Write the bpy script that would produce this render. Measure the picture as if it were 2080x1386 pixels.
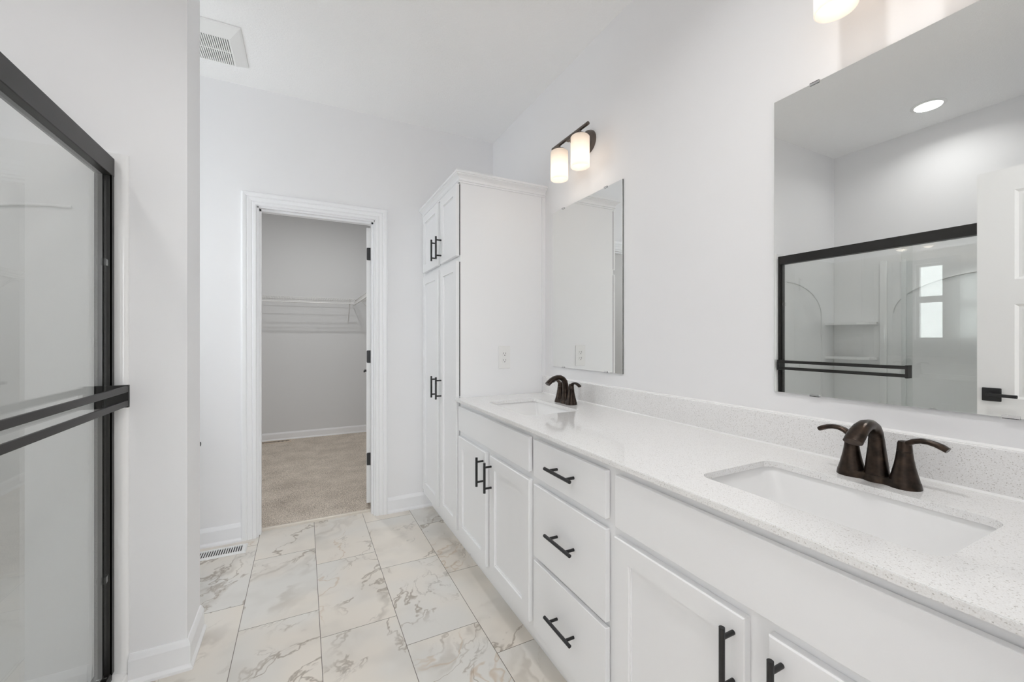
import bpy, bmesh, math, random
from mathutils import Vector, Matrix
random.seed(4)
for o in list(bpy.data.objects): bpy.data.objects.remove(o)
scn = bpy.context.scene
COL = scn.collection
PI = math.pi

# ------------------------------------------------------------------ camera
CAMZ = 1.237
cam = bpy.data.cameras.new('camera')
cam.sensor_width = 36.0
cam.lens = 839.0 / 2080 * 36
cam.shift_y = -(693 - 687.1) / 2080
cam.clip_start = 0.02
camo = bpy.data.objects.new('camera', cam)
COL.objects.link(camo)
camo.location = (0, 0, CAMZ)
camo.rotation_euler = (PI / 2, 0, -math.radians(26.767))
scn.camera = camo

# ------------------------------------------------------------------ exposure
scn.view_settings.view_transform = 'Standard'
scn.view_settings.look = 'None'
scn.view_settings.gamma = 1
scn.view_settings.use_curve_mapping = False
scn.view_settings.exposure = 0.06
scn.cycles.max_bounces = 24
scn.cycles.diffuse_bounces = 18
scn.cycles.glossy_bounces = 8
scn.cycles.transparent_max_bounces = 16

# ------------------------------------------------------------------ world
world = bpy.data.worlds.new('world')
scn.world = world
world.use_nodes = True
wn = world.node_tree.nodes
bg = wn['Background']
bg.inputs[0].default_value = (0.93, 0.97, 1.0, 1)
bg.inputs[1].default_value = 5.0

WR = 1.345      # vanity wall
WL = -1.416     # outside wall
WF = 3.0        # far wall with the closet door
WFB = 3.115
YW = 1.932      # wing wall face
YW2 = 2.144
XW = -0.39      # wing wall end
ZC = 2.785      # ceiling
YN = 0.04       # near wall face
CB = 5.69       # closet back wall
SY0 = 0.40      # other end of the shower


def area(name, loc, rot, sx, sy, power, color=(1, 1, 1), shape='RECTANGLE', portal=False):
    l = bpy.data.lights.new(name, 'AREA')
    l.shape = shape
    l.size = sx
    if shape in ('RECTANGLE', 'ELLIPSE'):
        l.size_y = sy
    l.energy = power
    l.color = color
    o = bpy.data.objects.new(name, l)
    COL.objects.link(o)
    o.location = loc
    o.rotation_euler = rot
    if portal:
        l.cycles.is_portal = True
    return o


# daylight through the alcove window; second lamp is added fill behind the camera
area('daylight_water_closet', (WL - 0.16, 2.56, 1.77), (0, -PI / 2, 0), 1.05, 0.38, 7.2, (0.95, 0.98, 1.0))
area('bedroom_fill_light', (-0.1, -3.35, 1.55), (PI / 2, 0, 0), 2.6, 1.9, 2.5, (0.955, 0.98, 1.0))

# ------------------------------------------------------------------ materials


def mat(name):
    m = bpy.data.materials.new(name)
    m.use_nodes = True
    nt = m.node_tree
    return m, nt, nt.nodes['Principled BSDF']


def simple(name, col, rough=0.5, metal=0.0, spec=0.5, coat=0.0, bump=None, emis=None):
    m, nt, b = mat(name)
    b.inputs['Base Color'].default_value = (*col, 1)
    b.inputs['Roughness'].default_value = rough
    b.inputs['Metallic'].default_value = metal
    b.inputs['Specular IOR Level'].default_value = spec
    b.inputs['Coat Weight'].default_value = coat
    b.inputs['Coat Roughness'].default_value = 0.08
    if emis:
        b.inputs['Emission Color'].default_value = (*emis[0], 1)
        b.inputs['Emission Strength'].default_value = emis[1]
    if bump:
        scale, strength, dist = bump
        g = nt.nodes.new('ShaderNodeNewGeometry')
        n = nt.nodes.new('ShaderNodeTexNoise')
        n.inputs['Scale'].default_value = scale
        n.inputs['Detail'].default_value = 3
        bp = nt.nodes.new('ShaderNodeBump')
        bp.inputs['Strength'].default_value = strength
        bp.inputs['Distance'].default_value = dist
        nt.links.new(g.outputs['Position'], n.inputs['Vector'])
        nt.links.new(n.outputs['Fac'], bp.inputs['Height'])
        nt.links.new(bp.outputs['Normal'], b.inputs['Normal'])
    return m


M = {}
M['wall'] = simple('wall_paint', (0.86, 0.86, 0.87), 0.6, spec=0.3, bump=(350, 0.05, 0.0006))
M['ceil'] = simple('ceiling_paint', (0.93, 0.93, 0.93), 0.8, spec=0.2, bump=(115, 0.6, 0.004))
M['trim'] = simple('trim_paint', (0.88, 0.885, 0.90), 0.35, spec=0.4)
M['cab'] = simple('cabinet_paint', (0.88, 0.885, 0.895), 0.38, spec=0.4)
M['door'] = simple('door_paint', (0.82, 0.82, 0.82), 0.4, spec=0.4)
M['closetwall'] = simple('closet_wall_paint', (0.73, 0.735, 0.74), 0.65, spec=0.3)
M['black'] = simple('matte_black_metal', (0.012, 0.012, 0.013), 0.42, metal=0.0, spec=0.5)
M['frame'] = simple('dark_bronze_frame', (0.022, 0.021, 0.020), 0.38, metal=0.2)
M['gapshade'] = simple('black_gap_shade', (0.008, 0.008, 0.008), 0.7, spec=0.2)  # near-black colour for the shade in the linen door gap
M['acrylic'] = simple('shower_acrylic', (0.88, 0.88, 0.88), 0.12, spec=0.5, coat=0.5)
M['china'] = simple('white_china', (0.90, 0.90, 0.90), 0.07, spec=0.5, coat=0.6)
M['plastic'] = simple('white_plastic', (0.85, 0.85, 0.84), 0.3)
M['slot'] = simple('dark_slot', (0.03, 0.03, 0.03), 0.8)
M['chrome'] = simple('chrome', (0.75, 0.75, 0.76), 0.12, metal=1.0)
M['nickel'] = simple('brushed_bronze', (0.16, 0.135, 0.12), 0.33, metal=1.0)
M['wire'] = simple('white_wire', (0.75, 0.75, 0.74), 0.4)
M['caulk'] = simple('white_caulk', (0.9, 0.9, 0.9), 0.4)
M['edge'] = simple('mirror_edge', (0.035, 0.045, 0.042), 0.25)
M['vinyl'] = simple('white_vinyl', (0.85, 0.85, 0.85), 0.3)
M['beigemetal'] = simple('beige_metal', (0.62, 0.52, 0.42), 0.45)
M['thresh'] = simple('threshold_metal', (0.62, 0.57, 0.50), 0.45, metal=0.2)

# oil rubbed bronze
m, nt, b = mat('oil_rubbed_bronze')
g = nt.nodes.new('ShaderNodeNewGeometry')
n = nt.nodes.new('ShaderNodeTexNoise'); n.inputs['Scale'].default_value = 60
r = nt.nodes.new('ShaderNodeValToRGB')
r.color_ramp.elements[0].color = (0.030, 0.023, 0.019, 1); r.color_ramp.elements[0].position = 0.35
r.color_ramp.elements[1].color = (0.075, 0.052, 0.039, 1); r.color_ramp.elements[1].position = 0.75
nt.links.new(g.outputs['Position'], n.inputs['Vector'])
nt.links.new(n.outputs['Fac'], r.inputs[0]); nt.links.new(r.outputs[0], b.inputs['Base Color'])
b.inputs['Metallic'].default_value = 0.85; b.inputs['Roughness'].default_value = 0.3
M['orb'] = m

# mirror silver
m, nt, b = mat('mirror_silver')
b.inputs['Base Color'].default_value = (0.88, 0.89, 0.88, 1)
b.inputs['Metallic'].default_value = 1; b.inputs['Roughness'].default_value = 0.0
M['mirror'] = m

# clear glass: fresnel mix of clear and glossy at each face of the pane
m = bpy.data.materials.new('clear_glass'); m.use_nodes = True; nt = m.node_tree
nt.nodes.clear()
out = nt.nodes.new('ShaderNodeOutputMaterial')
mx = nt.nodes.new('ShaderNodeMixShader')
tr = nt.nodes.new('ShaderNodeBsdfTransparent'); tr.inputs[0].default_value = (0.94, 0.95, 0.945, 1)
gl = nt.nodes.new('ShaderNodeBsdfGlossy'); gl.inputs['Roughness'].default_value = 0.0
gl.inputs['Color'].default_value = (1, 1, 1, 1)
fr = nt.nodes.new('ShaderNodeFresnel')
ge = nt.nodes.new('ShaderNodeNewGeometry')
ior = nt.nodes.new('ShaderNodeMix'); ior.data_type = 'FLOAT'
ior.inputs[2].default_value = 1.52; ior.inputs[3].default_value = 1 / 1.52
nt.links.new(ge.outputs['Backfacing'], ior.inputs[0])
nt.links.new(ior.outputs[0], fr.inputs['IOR'])
nt.links.new(fr.outputs[0], mx.inputs[0])
nt.links.new(tr.outputs[0], mx.inputs[1]); nt.links.new(gl.outputs[0], mx.inputs[2])
nt.links.new(mx.outputs[0], out.inputs[0])
M['glass'] = m

# quartz
m, nt, b = mat('speckled_quartz')
g = nt.nodes.new('ShaderNodeNewGeometry')
v = nt.nodes.new('ShaderNodeTexVoronoi'); v.inputs['Scale'].default_value = 600
n1 = nt.nodes.new('ShaderNodeTexNoise'); n1.inputs['Scale'].default_value = 420; n1.inputs['Detail'].default_value = 2
r1 = nt.nodes.new('ShaderNodeValToRGB')
e = r1.color_ramp.elements
e[0].position = 0.0; e[0].color = (0.56, 0.545, 0.525, 1)
e[1].position = 1.0; e[1].color = (0.90, 0.90, 0.90, 1)
x = e.new(0.035); x.color = (0.68, 0.665, 0.65, 1)
x = e.new(0.10); x.color = (0.86, 0.855, 0.85, 1)
x = e.new(0.8); x.color = (0.89, 0.89, 0.89, 1)
nt.links.new(g.outputs['Position'], v.inputs['Vector'])
sepc = nt.nodes.new('ShaderNodeSeparateColor')
nt.links.new(v.outputs['Color'], sepc.inputs[0])
nt.links.new(sepc.outputs[0], r1.inputs[0])
r2 = nt.nodes.new('ShaderNodeValToRGB')
r2.color_ramp.elements[0].position = 0.40; r2.color_ramp.elements[0].color = (0.95, 0.945, 0.94, 1)
r2.color_ramp.elements[1].position = 0.55; r2.color_ramp.elements[1].color = (1, 1, 1, 1)
nt.links.new(g.outputs['Position'], n1.inputs['Vector']); nt.links.new(n1.outputs['Fac'], r2.inputs[0])
mxc = nt.nodes.new('ShaderNodeMix'); mxc.data_type = 'RGBA'; mxc.blend_type = 'MULTIPLY'; mxc.inputs[0].default_value = 1
nt.links.new(r1.outputs[0], mxc.inputs[6]); nt.links.new(r2.outputs[0], mxc.inputs[7])
nt.links.new(mxc.outputs[2], b.inputs['Base Color'])
b.inputs['Roughness'].default_value = 0.12
b.inputs['Coat Weight'].default_value = 0.3; b.inputs['Coat Roughness'].default_value = 0.06
M['quartz'] = m

# marble look floor tile


def N(nt, t, **k):
    nd = nt.nodes.new(t)
    for a, c in k.items():
        setattr(nd, a, c)
    return nd


def math_(nt, op, a, bb=None, c=None):
    nd = nt.nodes.new('ShaderNodeMath'); nd.operation = op
    for i, s in enumerate((a, bb, c)):
        if s is None:
            continue
        if isinstance(s, (int, float)):
            nd.inputs[i].default_value = s
        else:
            nt.links.new(s, nd.inputs[i])
    return nd.outputs[0]


m, nt, b = mat('marble_floor_tile')
L = nt.links
g = N(nt, 'ShaderNodeNewGeometry'); sp = N(nt, 'ShaderNodeSeparateXYZ'); L.new(g.outputs['Position'], sp.inputs[0])
TW, TL = 0.3080, 0.6180
u = math_(nt, 'DIVIDE', math_(nt, 'SUBTRACT', sp.outputs[0], 0.0620), TW)
iu = math_(nt, 'FLOOR', u); fu = math_(nt, 'FRACT', u)
vv = math_(nt, 'DIVIDE', math_(nt, 'ADD', math_(nt, 'SUBTRACT', sp.outputs[1], 1.874), math_(nt, 'MULTIPLY', iu, 0.2)), TL)
iv = math_(nt, 'FLOOR', vv); fv = math_(nt, 'FRACT', vv)
gu = math_(nt, 'MULTIPLY', math_(nt, 'MINIMUM', fu, math_(nt, 'SUBTRACT', 1.0, fu)), TW)
gv = math_(nt, 'MULTIPLY', math_(nt, 'MINIMUM', fv, math_(nt, 'SUBTRACT', 1.0, fv)), TL)
gd = math_(nt, 'MINIMUM', gu, gv)
grout = math_(nt, 'LESS_THAN', gd, 0.0013)
cid = N(nt, 'ShaderNodeCombineXYZ'); L.new(iu, cid.inputs[0]); L.new(iv, cid.inputs[1])
wnz = N(nt, 'ShaderNodeTexWhiteNoise'); L.new(cid.outputs[0], wnz.inputs['Vector'])
off = N(nt, 'ShaderNodeVectorMath', operation='SCALE'); L.new(wnz.outputs['Color'], off.inputs[0]); off.inputs['Scale'].default_value = 23.0
pos = N(nt, 'ShaderNodeVectorMath', operation='ADD'); L.new(g.outputs['Position'], pos.inputs[0]); L.new(off.outputs[0], pos.inputs[1])
P_ = pos.outputs[0]
# domain warp
w1 = N(nt, 'ShaderNodeTexNoise'); w1.inputs['Scale'].default_value = 3.2; w1.inputs['Detail'].default_value = 4; L.new(P_, w1.inputs['Vector'])
wc = N(nt, 'ShaderNodeVectorMath', operation='SUBTRACT'); L.new(w1.outputs['Color'], wc.inputs[0]); wc.inputs[1].default_value = (0.5, 0.5, 0.5)
ws = N(nt, 'ShaderNodeVectorMath', operation='SCALE'); L.new(wc.outputs[0], ws.inputs[0]); ws.inputs['Scale'].default_value = 0.40
pw = N(nt, 'ShaderNodeVectorMath', operation='ADD'); L.new(P_, pw.inputs[0]); L.new(ws.outputs[0], pw.inputs[1])
# stretch along the diagonal the veins follow
mr = N(nt, 'ShaderNodeMapping'); mr.inputs['Rotation'].default_value = (0, 0, 0.62)
L.new(pw.outputs[0], mr.inputs[0])
mp = N(nt, 'ShaderNodeMapping'); mp.inputs['Scale'].default_value = (1.0, 0.42, 1)
L.new(mr.outputs[0], mp.inputs[0])


def vein(scale, width, seed, detail=4):
    nn = N(nt, 'ShaderNodeTexNoise'); nn.inputs['Scale'].default_value = scale; nn.inputs['Detail'].default_value = detail
    nn.inputs['Roughness'].default_value = 0.55
    ad = N(nt, 'ShaderNodeVectorMath', operation='ADD'); L.new(mp.outputs[0], ad.inputs[0]); ad.inputs[1].default_value = (seed, seed * 1.7, 0)
    L.new(ad.outputs[0], nn.inputs['Vector'])
    d = math_(nt, 'ABSOLUTE', math_(nt, 'SUBTRACT', nn.outputs['Fac'], 0.5))
    q = N(nt, 'ShaderNodeMapRange', interpolation_type='SMOOTHSTEP'); L.new(d, q.inputs[0])
    q.inputs[1].default_value = 0; q.inputs[2].default_value = width; q.inputs[3].default_value = 1; q.inputs[4].default_value = 0
    return q.outputs[0]


def mask(scale, lo, hi, seed):
    nn = N(nt, 'ShaderNodeTexNoise'); nn.inputs['Scale'].default_value = scale; nn.inputs['Detail'].default_value = 2
    ad = N(nt, 'ShaderNodeVectorMath', operation='ADD'); L.new(P_, ad.inputs[0]); ad.inputs[1].default_value = (seed, -seed, 3)
    L.new(ad.outputs[0], nn.inputs['Vector'])
    q = N(nt, 'ShaderNodeMapRange', interpolation_type='SMOOTHSTEP'); L.new(nn.outputs['Fac'], q.inputs[0])
    q.inputs[1].default_value = lo; q.inputs[2].default_value = hi
    return q.outputs[0]


def mixc(fac, a, col):
    q = N(nt, 'ShaderNodeMix', data_type='RGBA'); L.new(fac, q.inputs[0])
    if isinstance(a, tuple):
        q.inputs[6].default_value = (*a, 1)
    else:
        L.new(a, q.inputs[6])
    q.inputs[7].default_value = (*col, 1)
    return q.outputs[2]


base = mixc(mask(2.2, 0.38, 0.66, 1.3), (0.76, 0.71, 0.64), (0.71, 0.695, 0.66))
base = mixc(math_(nt, 'MULTIPLY', mask(5.0, 0.5, 0.72, 7.1), 0.35), base, (0.56, 0.535, 0.49))
v1 = math_(nt, 'MULTIPLY', math_(nt, 'MULTIPLY', vein(2.0, 0.040, 0.0, 4), mask(2.2, 0.40, 0.62, 2.0)), 0.5)
base = mixc(v1, base, (0.44, 0.40, 0.345))
v2 = math_(nt, 'MULTIPLY', math_(nt, 'MULTIPLY', vein(3.4, 0.017, 4.0, 5), mask(2.4, 0.42, 0.57, 9.0)), 0.8)
base = mixc(v2, base, (0.33, 0.28, 0.225))
v4 = math_(nt, 'MULTIPLY', math_(nt, 'MULTIPLY', vein(9.0, 0.028, 11.0, 5), mask(4.0, 0.57, 0.68, 15.0)), 0.5)
base = mixc(v4, base, (0.33, 0.30, 0.26))
v3 = math_(nt, 'MULTIPLY', math_(nt, 'MULTIPLY', vein(1.8, 0.009, 8.0, 4), mask(1.4, 0.52, 0.64, 5.0)), 0.5)
base = mixc(v3, base, (0.52, 0.38, 0.25))
base = mixc(grout, base, (0.17, 0.15, 0.125))
L.new(base, b.inputs['Base Color'])
b.inputs['Roughness'].default_value = 0.33
bp = N(nt, 'ShaderNodeBump'); bp.inputs['Strength'].default_value = 0.5; bp.inputs['Distance'].default_value = 0.002
L.new(math_(nt, 'SUBTRACT', 1.0, grout), bp.inputs['Height']); L.new(bp.outputs[0], b.inputs['Normal'])
M['tile'] = m

# carpet
m, nt, b = mat('beige_carpet')
L = nt.links
g = N(nt, 'ShaderNodeNewGeometry')
n1 = N(nt, 'ShaderNodeTexNoise'); n1.inputs['Scale'].default_value = 150; n1.inputs['Detail'].default_value = 3
n2 = N(nt, 'ShaderNodeTexNoise'); n2.inputs['Scale'].default_value = 5; n2.inputs['Detail'].default_value = 2
L.new(g.outputs['Position'], n1.inputs['Vector']); L.new(g.outputs['Position'], n2.inputs['Vector'])
r = N(nt, 'ShaderNodeValToRGB')
r.color_ramp.elements[0].position = 0.36; r.color_ramp.elements[0].color = (0.34, 0.29, 0.24, 1)
r.color_ramp.elements[1].position = 0.60; r.color_ramp.elements[1].color = (0.82, 0.74, 0.65, 1)
L.new(math_(nt, 'ADD', math_(nt, 'MULTIPLY', n1.outputs['Fac'], 0.8), math_(nt, 'MULTIPLY', n2.outputs['Fac'], 0.2)), r.inputs[0])
L.new(r.outputs[0], b.inputs['Base Color']); b.inputs['Roughness'].default_value = 0.95
b.inputs['Specular IOR Level'].default_value = 0.1
bp = N(nt, 'ShaderNodeBump'); bp.inputs['Strength'].default_value = 0.8; bp.inputs['Distance'].default_value = 0.006
L.new(n1.outputs['Fac'], bp.inputs['Height']); L.new(bp.outputs[0], b.inputs['Normal'])
M['carpet'] = m

# frosted lamp glass
m = bpy.data.materials.new('frosted_lamp_glass'); m.use_nodes = True; nt = m.node_tree; nt.nodes.clear()
out = N(nt, 'ShaderNodeOutputMaterial'); mx = N(nt, 'ShaderNodeMixShader'); mx.inputs[0].default_value = 0.28
t_ = N(nt, 'ShaderNodeBsdfTranslucent'); t_.inputs[0].default_value = (0.95, 0.90, 0.85, 1)
d_ = N(nt, 'ShaderNodeBsdfDiffuse'); d_.inputs[0].default_value = (0.92, 0.90, 0.88, 1)
nt.links.new(t_.outputs[0], mx.inputs[1]); nt.links.new(d_.outputs[0], mx.inputs[2]); nt.links.new(mx.outputs[0], out.inputs[0])
M['shade'] = m


def emit(name, col, s):
    m = bpy.data.materials.new(name); m.use_nodes = True; nt = m.node_tree; nt.nodes.clear()
    o = N(nt, 'ShaderNodeOutputMaterial'); e = N(nt, 'ShaderNodeEmission')
    e.inputs[0].default_value = (*col, 1); e.inputs[1].default_value = s
    nt.links.new(e.outputs[0], o.inputs[0])
    return m


M['bulb'] = emit('glowing_bulb', (1, 0.92, 0.82), 3)
M['led'] = emit('led_disc', (1, 0.97, 0.93), 8)

# ------------------------------------------------------------------ mesh helpers


class MB:
    def __init__(s):
        s.bm = bmesh.new()

    def box(s, x0, x1, y0, y1, z0, z1, bev=0.0, seg=2, rot=None):
        ret = bmesh.ops.create_cube(s.bm, size=1)
        vs = ret['verts']
        for v_ in vs:
            v_.co = Vector(((x0 + x1) / 2 + v_.co.x * abs(x1 - x0), (y0 + y1) / 2 + v_.co.y * abs(y1 - y0), (z0 + z1) / 2 + v_.co.z * abs(z1 - z0)))
        if bev > 0:
            es = list({e for v_ in vs for e in v_.link_edges})
            r = bmesh.ops.bevel(s.bm, geom=es, offset=bev, segments=seg, affect='EDGES', profile=0.5)
            vs = list({v_ for f in r['faces'] for v_ in f.verts} | {v_ for v_ in vs if v_.is_valid})
        if rot:
            c, ang = rot
            bmesh.ops.rotate(s.bm, verts=vs, cent=c, matrix=Matrix.Rotation(ang, 3, 'Z'))
        return vs

    def loft(s, rings, cap0=True, cap1=True, closed=True):
        R = [[s.bm.verts.new(p) for p in ring] for ring in rings]
        n = len(R[0])
        for a, b_ in zip(R[:-1], R[1:]):
            for i in range(n if closed else n - 1):
                j = (i + 1) % n
                s.bm.faces.new((a[i], a[j], b_[j], b_[i]))
        if cap0:
            s.bm.faces.new(list(reversed(R[0])))
        if cap1:
            s.bm.faces.new(R[-1])
        return R

    def lathe(s, prof, c, axis='Z', n=32, cap0=True, cap1=True, sx=1, sy=1):
        rings = []
        for r_, h in prof:
            ring = []
            for i in range(n):
                a = 2 * PI * i / n
                p = (r_ * math.cos(a) * sx, r_ * math.sin(a) * sy, h)
                if axis == 'X':
                    p = (p[2], p[0], p[1])
                elif axis == 'Y':
                    p = (p[1], p[2], p[0])
                ring.append((c[0] + p[0], c[1] + p[1], c[2] + p[2]))
            rings.append(ring)
        return s.loft(rings, cap0, cap1)

    def cyl(s, a, b_, r_, n=16):
        return s.sweep([a, b_], [(r_, r_)] * 2, n)

    def sweep(s, pts, rad, n=16, side=None, power=2.0):
        """tube through pts; rad = (r_side, r_up) per point; side = fixed sideways vector"""
        pts = [Vector(p) for p in pts]
        rings = []
        for i, p in enumerate(pts):
            t = (pts[min(i + 1, len(pts) - 1)] - pts[max(i - 1, 0)]).normalized()
            if side is None:
                ref = Vector((0, 0, 1)) if abs(t.z) < 0.95 else Vector((1, 0, 0))
                sd = t.cross(ref).normalized()
            else:
                sd = Vector(side)
                sd = (sd - t * sd.dot(t)).normalized()
            up = sd.cross(t).normalized()
            rs, ru = rad[i]
            ring = []
            for k in range(n):
                a = 2 * PI * k / n
                ca, sa = math.cos(a), math.sin(a)
                ca = math.copysign(abs(ca) ** (2 / power), ca); sa = math.copysign(abs(sa) ** (2 / power), sa)
                ring.append(p + sd * rs * ca + up * ru * sa)
            rings.append(ring)
        return s.loft(rings)

    def prism(s, outline, axis, a, b_):
        """extrude a 2-D outline along an axis: X -> (y,z), Y -> (x,z), Z -> (x,y)"""
        def P(q, h):
            return {'X': (h, q[0], q[1]), 'Y': (q[0], h, q[1]), 'Z': (q[0], q[1], h)}[axis]
        return s.loft([[P(q, a) for q in outline], [P(q, b_) for q in outline]])

    def plate(s, loops, z0, z1, conv=lambda x, y, z: (x, y, z)):
        """flat plate with holes: loops[0] outer, the rest holes"""
        top, bot = [], []
        for lp in loops:
            top.append([s.bm.verts.new(conv(x, y, z1)) for x, y in lp])
            bot.append([s.bm.verts.new(conv(x, y, z0)) for x, y in lp])
        for ring in (top, bot):
            es = []
            for lp in ring:
                for i in range(len(lp)):
                    es.append(s.bm.edges.new((lp[i], lp[(i + 1) % len(lp)])))
            bmesh.ops.triangle_fill(s.bm, edges=es, use_beauty=True)
        for t, b_ in zip(top, bot):
            for i in range(len(t)):
                j = (i + 1) % len(t)
                s.bm.faces.new((t[i], t[j], b_[j], b_[i]))

    def build(s, name, m, parent=None, smooth=False, label=None, off=None):
        bm = s.bm
        bmesh.ops.recalc_face_normals(bm, faces=bm.faces)
        me = bpy.data.meshes.new(name)
        org = Vector((0, 0, 0))
        if parent is not None:
            q = parent
            while q is not None:
                org += q.location
                q = q.parent
        elif off is not None:
            org = Vector(off)
        for v_ in bm.verts:
            v_.co -= org
        bm.to_mesh(me); bm.free()
        me.materials.append(m)
        if smooth:
            for p in me.polygons:
                p.use_smooth = True
            try:
                me.set_sharp_from_angle(angle=math.radians(38))
            except Exception:
                pass
        o = bpy.data.objects.new(name, me)
        COL.objects.link(o)
        if parent is not None:
            o.parent = parent
        elif off is not None:
            o.location = off
        if label:
            o['label'] = label
        return o


def thing(name, label, cat, loc, group=None, rz=0):
    o = bpy.data.objects.new(name, None)
    o.empty_display_size = 0.05
    COL.objects.link(o)
    o.location = loc
    o.rotation_euler.z = rz
    o['label'] = label; o['category'] = cat
    if group:
        o['group'] = group
    return o


def tag(o, label, cat, group=None):
    o['label'] = label; o['category'] = cat
    if group:
        o['group'] = group
    return o


def struct(o, label=None):
    o['kind'] = 'structure'
    if label:
        o['label'] = label
    return o


def copy_tree(o, parent=None):
    c = o.copy(); COL.objects.link(c)
    if parent:
        c.parent = parent
    for ch in list(o.children):
        copy_tree(ch, c)
    return c


def rrect(cx, cy, hx, hy, r, n=6):
    pts = []
    for qx, qy, a0 in ((1, 1, 0), (-1, 1, PI / 2), (-1, -1, PI), (1, -1, 3 * PI / 2)):
        for i in range(n + 1):
            a = a0 + PI / 2 * i / n
            pts.append((cx + qx * (hx - r) + r * math.cos(a), cy + qy * (hy - r) + r * math.sin(a)))
    return pts


# ================================================================== STRUCTURE
def sbox(name, m, *b6, label=None):
    k = MB(); k.box(*b6)
    return struct(k.build(name, M[m]), label)


sbox('floor', 'tile', WL - .12, WR + .12, -0.10, WF + 0.09, -0.1, 0.0, label='marble-look tile floor')
sbox('floor_closet', 'carpet', -1.2, 1.3, WF + .09, CB, -0.1, 0.012, label='beige carpet floor of the closet')
sbox('floor_bedroom', 'carpet', -2.2, 2.3, -3.6, -0.10, -0.1, 0.010, label='beige carpet floor behind the camera')
sbox('ceiling', 'ceil', WL - .12, WR + .12, -0.10, WF, ZC, ZC + .1, label='textured white ceiling')
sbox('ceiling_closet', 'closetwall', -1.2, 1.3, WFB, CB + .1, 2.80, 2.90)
sbox('ceiling_bedroom', 'ceil', -2.2, 2.3, -3.6, -0.08, 2.785, 2.885)
sbox('wall_right', 'wall', WR, WR + .12, -0.08, WF, 0, ZC, label='white wall behind the vanity')
# far wall with opening
OX0, OX1, OZ = -0.256, 0.442, 2.055
k = MB()
k.plate([[(WL - .12, 0), (OX0, 0), (OX0, OZ), (OX1, OZ), (OX1, 0), (WR + .12, 0), (WR + .12, ZC), (WL - .12, ZC)]], WF, WFB, conv=lambda x, y, z: (x, z, y))
struct(k.build('wall_far', M['wall']), 'white far wall around the closet doorway')
# closet side skin
k = MB()
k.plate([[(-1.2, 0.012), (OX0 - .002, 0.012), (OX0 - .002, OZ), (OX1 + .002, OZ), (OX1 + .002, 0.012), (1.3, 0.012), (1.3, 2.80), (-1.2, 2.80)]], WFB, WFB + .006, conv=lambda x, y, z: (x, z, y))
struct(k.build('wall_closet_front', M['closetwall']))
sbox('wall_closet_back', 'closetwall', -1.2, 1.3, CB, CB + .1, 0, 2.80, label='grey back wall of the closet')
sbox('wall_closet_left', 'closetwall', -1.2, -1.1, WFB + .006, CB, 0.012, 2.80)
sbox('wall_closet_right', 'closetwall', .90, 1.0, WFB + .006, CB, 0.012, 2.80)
# left wall with window
WY0, WY1, WZ0, WZ1 = 2.37, 2.75, 1.21, 2.31
k = MB()
k.plate([[(-0.08, 0), (WF, 0), (WF, ZC), (-0.08, ZC)], [(WY0, WZ0), (WY1, WZ0), (WY1, WZ1), (WY0, WZ1)]], WL - .12, WL, conv=lambda x, y, z: (z, x, y))
struct(k.build('wall_left', M['wall']), 'white outside wall with a small window')
# wing wall
k = MB(); k.box(WL, XW, YW, YW2, 0, ZC, bev=0)
struct(k.build('wall_wing', M['wall']), 'short white wall between the shower and the toilet alcove')
sbox('wall_shower_near', 'wall', WL, -0.56, SY0 - .12, SY0, 0, ZC)
# near wall with the entry opening the camera looks through
k = MB()
NX0, NX1, NZ = -0.42, 0.46, 2.09
k.plate([[(WL - .12, 0), (NX0, 0), (NX0, NZ), (NX1, NZ), (NX1, 0), (WR + .12, 0), (WR + .12, ZC), (WL - .12, ZC)]], YN - .12, YN, conv=lambda x, y, z: (x, z, y))
struct(k.build('wall_near', M['wall']))
# bedroom shell behind the camera, its unseen window added to let fill light in
k = MB()
k.plate([[(-2.2, 0), (2.3, 0), (2.3, 2.785), (-2.2, 2.785)], [(-1.4, .6), (1.2, .6), (1.2, 2.5), (-1.4, 2.5)]], -3.7, -3.6, conv=lambda x, y, z: (x, z, y))
struct(k.build('wall_bedroom_back', M['wall']))
sbox('wall_bedroom_left', 'wall', -2.3, -2.2, -3.7, -0.08, 0, 2.785)
sbox('wall_bedroom_right', 'wall', 2.3, 2.4, -3.7, -0.08, 0, 2.785)
k = MB()
k.plate([[(-1.4, .6), (1.2, .6), (1.2, 2.5), (-1.4, 2.5)], [(-1.35, .65), (-.13, .65), (-.13, 2.45), (-1.35, 2.45)], [(-.07, .65), (1.15, .65), (1.15, 2.45), (-.07, 2.45)]], -3.66, -3.6, conv=lambda x, y, z: (x, z, y))
struct(k.build('fill_window', M['vinyl']), 'unseen white window frame added behind the camera for fill light')
# alcove window
w = thing('window_1', 'narrow white double-hung window in the toilet alcove', 'window', (WL - .05, (WY0 + WY1) / 2, WZ0))
struct(w); del w['category']
cv = lambda x, y, z: (z, x, y)
zm = 1.797
k = MB()
k.plate([[(WY0, WZ0), (WY1, WZ0), (WY1, WZ1), (WY0, WZ1)],
         [(WY0 + .035, WZ0 + .035), (WY1 - .035, WZ0 + .035), (WY1 - .035, zm - .045), (WY0 + .035, zm - .045)],
         [(WY0 + .035, zm + .045), (WY1 - .035, zm + .045), (WY1 - .035, WZ1 - .035), (WY0 + .035, WZ1 - .035)]], WL - .09, WL - .04, conv=cv)
k.build('window_frame', M['vinyl'], w)
k = MB(); k.box(WL - .068, WL - .062, WY0 + .03, WY1 - .03, WZ0 + .03, zm - .040); k.build('pane', M['glass'], w)
k = MB(); k.box(WL - .068, WL - .062, WY0 + .03, WY1 - .03, zm + .040, WZ1 - .03); k.build('pane', M['glass'], w)
k = MB()
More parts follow.
